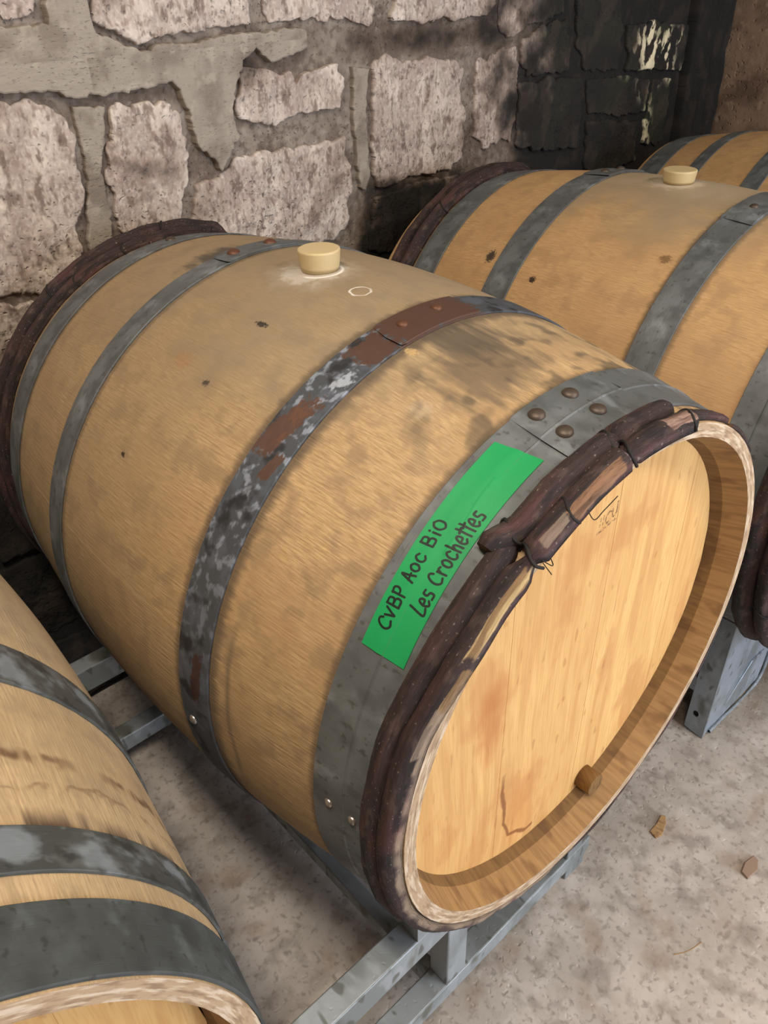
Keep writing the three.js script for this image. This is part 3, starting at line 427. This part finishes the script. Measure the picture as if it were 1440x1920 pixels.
const b2 = makeBarrel({
  label: 'second barrel with dark brown knots, cream bung and willow hoops, right of the taped barrel', at: [0.738, AX - 0.0101, 0.0582], L: 0.475, Rb: 0.3672, Re: 0.3114, p: 1.9548, rim: 0.0153, woods: [W2, endMat, chimeMat, crozeMat], heads: H2,
  hoops: [{ z0: -0.380, z1: -0.3168 }, { z0: -0.180, z1: -0.123, lap: [-4, 14], rivets: [[0, -0.15, 0.008, rivetMat], [8, -0.15, 0.008, rivetMat]] }, { z0: 0.1324, z1: 0.1836, lap: [-16, 6], rivets: [[-7.9, 0.158, 0.007], [3, 0.158, 0.007]] }, { z0: 0.310, z1: 0.378, crease: true }],
  willow: [{ z: 0.396, w: 0.034, h: 0.024, a0: 10, a1: -290 }, { z: 0.430, w: 0.036, h: 0.030, a0: 20, a1: -330, ties: [[-78], [-112]] }, { z: 0.462, w: 0.032, h: 0.024, a0: 20, a1: -330 }, { z: -0.398, w: 0.028, h: 0.018, a0: 17, a1: -255, ties: [[-30]] }, { z: -0.428, w: 0.028, h: 0.020, a0: 16, a1: -255 }],
});
const b3 = makeBarrel({
  label: 'farthest barrel, plain steel hoops only, near the sooty corner', at: [1.468, AX - 0.017, 0.103], yaw: -0.037, L: 0.475, Rb: 0.3585, Re: 0.302, p: 1.9548, rim: 0.0153, woods: [W2, endMat, chimeMat, crozeMat], heads: H2,
  hoops: [[-0.465, -0.401], [-0.325, -0.291], [-0.165, -0.12], [0.12, 0.165], [0.291, 0.325], [0.401, 0.465]].map(([z0, z1]) => ({ z0, z1 })),
});
const b0 = makeBarrel({
  label: 'barrel cut off by the lower left corner, wide hoop flush with its rim', at: [-0.796, AX - 0.002, 0.011], yaw: -0.018, L: 0.491, Rb: 0.3625, Re: 0.319, p: 1.758, rim: 0.0153, woods: [W0, endMat, chimeMat, crozeMat], heads: H2,
  hoops: [{ z0: -0.489, z1: -0.43 }, { z0: -0.40, z1: -0.36 }, { z0: -0.23, z1: -0.175 }, { z0: 0.174, z1: 0.232, mat: BLOOM }, { z0: 0.3827, z1: 0.4185, mat: BLOOM }, { z0: 0.4385, z1: 0.4895, mat: DARKSTEEL }],
});

// green tape with its marker writing, stuck on the front hoop of the middle barrel
{
  const G = { // handwriting, each letter in a unit box
    C: [[[0.9, 0.78], [0.75, 0.98], [0.4, 0.95], [0.1, 0.6], [0.1, 0.25], [0.4, 0.02], [0.9, 0.12]]], V: [[[0.05, 0.75], [0.25, 0.35], [0.4, 0.05], [0.6, 0.4], [0.9, 0.85]]], B: [[[0.15, 1], [0.18, 0.02]], [[0.15, 0.98], [0.7, 0.95], [0.75, 0.65], [0.2, 0.52]], [[0.2, 0.52], [0.85, 0.45], [0.85, 0.1], [0.18, 0.02]]],
    P: [[[0.15, 1], [0.2, 0]], [[0.1, 0.95], [0.7, 1], [0.85, 0.75], [0.6, 0.5], [0.2, 0.48]]], A: [[[0.02, 0], [0.45, 1], [0.6, 0.5], [0.8, 0]], [[0.1, 0.35], [0.85, 0.42]]], o: [[[0.5, 0.72], [0.15, 0.55], [0.12, 0.2], [0.45, 0.02], [0.8, 0.2], [0.8, 0.55], [0.5, 0.72]]], c: [[[0.85, 0.62], [0.5, 0.74], [0.15, 0.5], [0.2, 0.12], [0.55, 0.0], [0.9, 0.14]]],
    i: [[[0.5, 0.6], [0.52, 0.02]], [[0.5, 0.85], [0.52, 0.9]]], O: [[[0.5, 0.95], [0.15, 0.75], [0.1, 0.3], [0.45, 0.02], [0.85, 0.25], [0.85, 0.7], [0.5, 0.95]]], L: [[[0.5, 1.1], [0.1, 0.05], [0.4, 0.0], [1.0, 0.12]]], e: [[[0.15, 0.35], [0.8, 0.45], [0.7, 0.7], [0.35, 0.68], [0.12, 0.3], [0.4, 0.0], [0.9, 0.15]]], s: [[[0.8, 0.7], [0.3, 0.68], [0.25, 0.45], [0.75, 0.3], [0.7, 0.05], [0.1, 0.02]]],
    K: [[[0.95, 0.9], [0.6, 1.02], [0.15, 0.75], [0.1, 0.25], [0.45, 0], [0.85, 0.2], [0.9, 0.5], [0.6, 0.5]]], h: [[[0.15, 1.05], [0.2, 0]], [[0.2, 0.4], [0.5, 0.62], [0.75, 0.5], [0.8, 0.02]]], t: [[[0.5, 1.1], [0.5, 0.0]], [[0.0, 0.72], [1.0, 0.82]]], r: [[[0.2, 0.65], [0.25, 0.0]], [[0.25, 0.4], [0.5, 0.65], [0.85, 0.62]]],
  };
  const LEN = 0.216, WID = 0.0455, segs = [];
  const smooth = (p) => new THREE.CatmullRomCurve3(p.map(([x, y]) => V(x, y, 0))).getPoints(p.length * 5).map((q) => [q.x, q.y]);
  const write = (str, x0, x1, y0, h, slope) => { const wds = [...str].map((ch) => ch === ' ' ? 0.55 : 'it'.includes(ch) ? 0.55 : 'OKBC'.includes(ch) ? 0.95 : 0.8), tot = wds.reduce((a, b) => a + b, 0), k = (x1 - x0) / tot; let x = x0; [...str].forEach((ch, i) => { for (const s of G[ch] || []) segs.push((s.length > 2 ? smooth(s) : s).map(([a, b]) => [x + a * wds[i] * k * 0.9, y0 + b * h + (x - x0) * slope])); x += wds[i] * k; }); };
  write('CVBP Aoc BiO', 0.021, 0.127, 0.0265, 0.0130, 0.02); write('Les Crochettes', 0.046, 0.147, 0.0045, 0.0135, 0.012);
  const TW = 1536, TH = 324, ink = new Float32Array(TW * TH), W = 0.00105;
  for (const s of segs) for (let i = 0; i < s.length - 1; i++) { const [ax, ay] = s[i], [bx, by] = s[i + 1]; const px = (v) => v / LEN * TW, py = (v) => v / WID * TH; const x0 = Math.floor(Math.min(px(ax), px(bx)) - 14), x1 = Math.ceil(Math.max(px(ax), px(bx)) + 14), y0 = Math.floor(Math.min(py(ay), py(by)) - 14), y1 = Math.ceil(Math.max(py(ay), py(by)) + 14); for (let y = Math.max(0, y0); y <= Math.min(TH - 1, y1); y++) for (let x = Math.max(0, x0); x <= Math.min(TW - 1, x1); x++) { const d = strokeD((x + .5) / TW * LEN, (y + .5) / TH * WID, [[ax, ay], [bx, by]]); const k = y * TW + x; ink[k] = Math.max(ink[k], sm(W + 0.00012, W - 0.00012, d)); } }
  const tapeTex = tex(TW, TH, (u, v) => { const c = [8, 154, 84]; mix(c, [14, 164, 92], fbm(u * 30, v * 8, 3) * 0.5); return mix(c, [14, 24, 18], ink[Math.floor(v * TH) * TW + Math.floor(u * TW)] * 0.96); }, { wrap: THREE.ClampToEdgeWrapping });
  const crease = tex(512, 128, (u, v) => { const d = strokeD(u * 4.7, v, [[2.2, 0.35], [2.8, 0.34], [3.3, 0.42], [3.9, 0.45]]), d2 = strokeD(u * 4.7, v, [[2.35, 0.27], [2.9, 0.33]]); return 0.3 + 0.5 * sm(0.06, 0.0, d) + 0.3 * sm(0.04, 0, d2); }, { srgb: false, wrap: THREE.ClampToEdgeWrapping });
  const N = 60, M = 8, pos = [], uv = [], idx = [];
  for (let k = 0; k < 2; k++) for (let i = 0; i <= N; i++) for (let j = 0; j <= M; j++) {
    const s = i / N, t = j / M, th = rad(-55.5 + s * (37.1 + 1.9 * t)), z = (0.3870 + t * 0.0444) * (1 - s) + (0.3815 + t * 0.0452) * s;     // t runs from the hoop's rear edge forward
    const ridge = 0.0022 * Math.exp(-Math.pow((t - 0.60 + 0.2 * (s - 0.6)) / 0.05, 2)) * sm(0.42, 0.55, s) * sm(0.9, 0.75, s);
    pos.push(...b1.at(th, z, b1.R(z) + 0.0004 + 0.0022 + 0.0012 * Math.exp(-Math.pow((z - 0.4024) / 0.004, 2)) + (k ? 0.0010 + ridge : 0.0004))); uv.push(s, 1 - t);
  }
  const Q = (N + 1) * (M + 1), id = (k, i, j) => k * Q + i * (M + 1) + j;
  for (let i = 0; i < N; i++) for (let j = 0; j < M; j++) { idx.push(id(1, i, j), id(1, i, j + 1), id(1, i + 1, j), id(1, i, j + 1), id(1, i + 1, j + 1), id(1, i + 1, j)); idx.push(id(0, i, j), id(0, i + 1, j), id(0, i, j + 1), id(0, i, j + 1), id(0, i + 1, j), id(0, i + 1, j + 1)); }
  const m = mesh('tape_label', buildGeo(pos, uv, idx), std({ map: tapeTex, roughness: 0.6, bumpMap: crease, bumpScale: 0.0006 }), b1.root); m.userData.label = 'green tape with two lines of black marker writing';
}
{ // wooden peg in the head of the middle barrel
  const r = 0.0165, g = new THREE.LatheGeometry([[0.0001, 0], [r, 0], [r, 0.022], [r - 0.0015, 0.0236], [0.0001, 0.024]].map((q) => new THREE.Vector2(...q)), 28); g.rotateX(Math.PI / 2);
  const t = rep(woodTile.clone(), 2, 2); const m = mesh('head_peg', worldUV(g, (x, y, z) => [x * 2 + z, y * 2]), std({ map: t, color: 0xb8aa8c, roughness: 0.8 }), b1.root); m.position.set(0.066, -0.262, 0.4325); m.userData.label = 'round wooden peg plugging the head';
}
// bungs
const bungMat = new THREE.MeshPhysicalMaterial({ color: 0xd8c394, roughness: 0.45, transmission: 0.12, thickness: 0.05, attenuationColor: new THREE.Color(0xc79a4a), attenuationDistance: 0.03 });
function bung(label, x, y, z, r, h) {
  const o = thing('barrel_bung', label, 'bung', [x, y, z], 'silicone bungs');
  mesh('plug', new THREE.LatheGeometry([[0.0001, 0], [r * 0.86, 0], [r * 0.92, h * 0.25], [r * 0.985, h - 0.003], [r * 0.97, h - 0.001], [r * 0.9, h], [0.0001, h - 0.0003]].map((q) => new THREE.Vector2(...q)), 48), bungMat, o); return o;
}
bung('cream silicone bung ringed by white crust on the taped barrel', -0.004, AX + 0.3690, 0.008, 0.0265, 0.026);
bung('cream silicone bung half seen on top of the second barrel', 0.738, AX - 0.0101 + 0.3666, 0.0552, 0.0285, 0.022);

// ---------------------------------------------------------------- racks
const zincTex = tex(1024, 512, (u, v) => { const x = u * 1.0, y = v * 0.5, c = [160, 168, 173]; mix(c, [132, 139, 140], sm(0.42, 0.64, fbm(x * 12, y * 12, 4))); mix(c, [172, 180, 186], sm(0.55, 0.72, fbm(x * 26 + 4, y * 26, 4)) * 0.7); mix(c, [96, 98, 86], sm(0.6, 0.76, fbm(x * 16 + 20, y * 16, 4)) * 0.7); mix(c, [84, 86, 80], sm(0.8, 0.9, noise(x * 60, y * 60)) * 0.6); return c; });
const ZINC = std({ map: zincTex, metalness: 0.35, roughness: 0.5, bumpMap: bumpRep(3), bumpScale: 0.0006 });
const ZINC2 = std({ map: zincTex, color: 0xf2f7ff, metalness: 0.3, roughness: 0.38, bumpMap: bumpRep(3), bumpScale: 0.0006 });
{
  const o = thing('barrel_rack', 'galvanised steel tube rack holding up the taped barrel and its left neighbour', 'rack', [-0.45, 0, 0], 'barrel racks'), yT = AX - 0.348, yL = AX - 0.555, add = (n, w, h, d, x, y, z) => mesh(n, boxUV(box(w, h, d, x + 0.45, y, z, 0.003)), ZINC, o);
  for (const zc of [0.392, -0.355]) {
    add('crossbar', 1.36, 0.051, 0.036, -0.46, yT - 0.0255, zc); add('crossbar', 1.31, 0.038, 0.036, -0.475, yL - 0.019, zc);
    for (const x of [-0.152, 0.135, -0.66, -0.95]) add('post', 0.04, yT - 0.051 - yL, 0.036, x, (yT - 0.051 + yL) / 2, zc);
    for (const x of [-0.40, 0.15, -1.10]) add('foot', 0.05, yL - 0.038, 0.03, x, (yL - 0.038) / 2, zc);
    for (const [B, bx, by, bz, dx, L2] of [[b1, 0, 0, 0, -1, 0.231], [b1, 0, 0, 0, 1, 0.215], [b0, -0.796, -0.002, 0.011, -1, 0.2], [b0, -0.796, -0.002, 0.011, 1, 0.2]]) {
      const r = Math.max(B.R(zc - bz - 0.018), B.R(zc - bz + 0.018)) + 0.0056, Y = (x) => AX + by - Math.sqrt(r * r - x * x) - 0.0005, s = new THREE.Shape(), xo = dx * L2, xi = dx * (L2 - 0.075); // block bearing on the hoop
      s.moveTo(bx + xo, yT); for (let k = 0; k <= 8; k++) { const x = xo + (xi - xo) * k / 8; s.lineTo(bx + x, Y(x)); } s.lineTo(bx + xi, yT); s.closePath();
      const g = new THREE.ExtrudeGeometry(s, { depth: 0.036, bevelEnabled: false }); g.translate(0.45, 0, zc - 0.018); mesh('cradle_block', boxUV(g), ZINC, o);
    }
  }
  for (const x of [-0.170, 0.10, -0.66, -0.93]) add('side_rail', 0.026, 0.030, 0.711, x, yL - 0.019, 0.0185);
}
function rack2(label, x0, z0, ext = 0) {
  const o = thing('barrel_rack', label, 'rack', [x0, 0, z0], 'barrel racks'); // origin under the barrel's axis
  const r = 0.3425 + ext, cy = AX - 0.0101, Y = (x) => cy - Math.sqrt(r * r - x * x) - 0.001;
  for (const s of [1, -1]) {
    const zf = 0.354 * s;
    for (const e of [-1, 1]) { // angle-iron uprights
      const x = e * 0.1685, top = Y(x) - 0.009;
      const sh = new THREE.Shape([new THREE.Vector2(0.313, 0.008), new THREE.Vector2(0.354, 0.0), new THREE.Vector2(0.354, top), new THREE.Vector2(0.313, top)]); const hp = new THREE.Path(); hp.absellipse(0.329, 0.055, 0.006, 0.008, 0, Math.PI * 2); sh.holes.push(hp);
      const g = new THREE.ExtrudeGeometry(sh, { depth: 0.003, bevelEnabled: false }); g.rotateY(-Math.PI / 2); if (s < 0) g.scale(1, 1, 1).translate(0, 0, -0.667); g.translate(x + (e < 0 ? 0.003 : 0), 0, 0);
      mesh('upright', boxUV(g), ZINC2, o);
      { const bz = s > 0 ? 0.329 : 0.329 - 0.667, bg = new THREE.CylinderGeometry(0.0085, 0.0085, 0.002, 18); bg.rotateZ(Math.PI / 2); bg.translate(x - e * 0.0042 + (e > 0 ? 0 : 0.0), 0.055, bz); mesh('dark_hole_disc', bg, std({ color: 0x0c0c0c, roughness: 0.9 }), o); }  // dark disc added behind the hole so that it looks black inside
    }
    const P = new THREE.Shape(); P.moveTo(-0.165, 0.006); P.lineTo(-0.145, 0.010); P.lineTo(0.060, 0.008); P.lineTo(0.074, 0.09); P.lineTo(0.165, 0.12); for (let k = 0; k <= 14; k++) { const x = 0.165 - 0.33 * k / 14; P.lineTo(x, Y(x) - 0.003); } P.closePath();
    const pg = new THREE.ExtrudeGeometry(P, { depth: 0.003, bevelEnabled: false }); pg.translate(0, 0, zf - 0.003); mesh('saddle_plate', boxUV(pg), ZINC2, o);
    const lipm = tube([V(-0.150, 0.010, zf + 0.003), V(0.060, 0.009, zf + 0.003), V(0.072, 0.085, zf + 0.003)], 0.004, 40, 8); mesh('plate_lip', lipm, ZINC2, o);
    const rib = new THREE.ExtrudeGeometry(new THREE.Shape([new THREE.Vector2(-0.10, 0.05), new THREE.Vector2(0.03, 0.075), new THREE.Vector2(0.032, 0.115), new THREE.Vector2(-0.02, 0.12)]), { depth: 0.002, bevelEnabled: true, bevelSize: 0.001, bevelThickness: 0.001, bevelSegments: 1 }); rib.translate(0, 0, zf); mesh('stiffener', boxUV(rib), ZINC2, o);
  }
  for (const e of [-1, 1]) mesh('side_rail', boxUV(box(0.026, 0.04, 0.64, e * 0.148, 0.12, 0, 0.003)), ZINC2, o);
  return o;
}
rack2('folded sheet-steel rack foot under the second barrel, right of the taped barrel', 0.738, 0.0582);
rack2('steel rack hidden under the farthest barrel in the corner', 1.468, 0.103, 0.014);

// ---------------------------------------------------------------- litter on the floor
function chip(label, pts, x, z, h, mat) {
  const s = new THREE.Shape(pts.map(([a, b]) => new THREE.Vector2(a, b))), g = new THREE.ExtrudeGeometry(s, { depth: h, bevelEnabled: true, bevelSize: 0.0008, bevelThickness: 0.0008, bevelSegments: 1 }); g.rotateX(-Math.PI / 2);
  const m = mesh('wood_chip', worldUV(g, (a, b, c) => [a * 3, c * 3]), mat); m.position.set(x, 0.001, z); m.userData = { label, category: 'wood chip' }; return m;
}
const chipMat = std({ map: rep(woodTile.clone(), 3, 3), color: 0xf4f0f0, roughness: 0.9 }), barkChip = std({ color: 0x96806f, roughness: 0.9 });
chip('tan wood sliver on the concrete beside the front barrel rim', [[-0.024, -0.008], [-0.012, -0.012], [0.014, -0.004], [0.026, 0.004], [0.022, 0.010], [0.002, 0.006], [-0.020, 0.006]], 0.332, 0.462, 0.002, chipMat);
chip('purplish bark flake near the right edge of the floor', [[-0.022, -0.006], [0.004, -0.010], [0.022, -0.002], [0.024, 0.006], [0.002, 0.010], [-0.018, 0.006]], 0.376, 0.612, 0.003, barkChip);
{ const m = mesh('twig', tube([V(0, 0, 0), V(0.012, 0.001, -0.004), V(0.026, 0, -0.006)], 0.0012, 12, 5), tieMat); m.position.set(0.300, 0.0016, 0.372); m.userData = { label: 'short black twig on the floor close to the front barrel rim', category: 'twig' }; }
{ const m = mesh('twig', tube([V(0, 0, 0), V(0.02, 0.001, 0.012), V(0.05, 0, 0.02)], 0.0008, 12, 5), chipMat); m.position.set(0.15, 0.0014, 0.600); m.userData = { label: 'thin pale stalk lying on the open floor', category: 'twig' }; }

// ---------------------------------------------------------------- added lamps and door
for (const l of ADDED_LAMPS) {
  const o = thing('added_ceiling_lamp', l.label, 'lamp', l.at, 'added batten lamps'); o.rotation.y = l.turn;
  mesh('added_lamp_body', box(l.len + 0.04, 0.05, l.wid + 0.03, 0, 0.045, 0, 0.008), std({ color: 0xe8e8e4, roughness: 0.5 }), o);
  mesh('added_diffuser', box(l.len, 0.02, l.wid, 0, 0.01, 0, 0.006), std({ color: 0xffffff, emissive: l.color, emissiveIntensity: 2, roughness: 0.6 }), o);
  const a = new THREE.RectAreaLight(l.color, l.power, l.len, l.wid); a.position.set(0, -0.006, 0); a.rotation.x = -Math.PI / 2; o.add(a);
}
{ // the added door: frame, glazing bars and glowing panes that carry the front light
  const w = ADDED_DOOR.x1 - ADDED_DOOR.x0, h = ADDED_DOOR.y1, cx = (ADDED_DOOR.x0 + ADDED_DOOR.x1) / 2, z = ADDED_DOOR.z + 0.1, d = new THREE.Group(); d.name = 'added_door_1'; d.userData.kind = 'structure'; d.position.set(cx, 0, z); scene.add(d);
  const paint = std({ color: 0x6d6a62, roughness: 0.6 }), glow = std({ color: 0xe8eef5, roughness: 0.5, emissive: ADDED_DOOR.color, emissiveIntensity: 1.2 });
  mesh('added_door_frame', mergeGeometries([box(0.07, h, 0.07, -w / 2 + 0.035, h / 2, 0), box(0.07, h, 0.07, w / 2 - 0.035, h / 2, 0), box(w, 0.07, 0.07, 0, h - 0.035, 0), box(w, 0.12, 0.07, 0, 0.06, 0)]), paint, d);
  for (const x of [-w / 6, w / 6]) mesh('added_glazing_bar', box(0.04, h - 0.2, 0.05, x, h / 2, 0), paint, d);
  for (let i = 0; i < 3; i++) for (let j = 0; j < 2; j++) mesh('added_pane', box(w / 3 - 0.06, (h - 0.22) / 2, 0.008, (i - 1) * (w / 3 - 0.012), 0.14 + (h - 0.22) * (j + 0.5) / 2, 0), glow, d);
  const a = new THREE.RectAreaLight(ADDED_DOOR.color, ADDED_DOOR.power, w - 0.14, h - 0.2); a.position.set(cx, h / 2 + 0.02, ADDED_DOOR.z + 0.05); a.lookAt(cx, h / 2 + 0.02, 0); scene.add(a);
}
renderer.render(scene, camera);
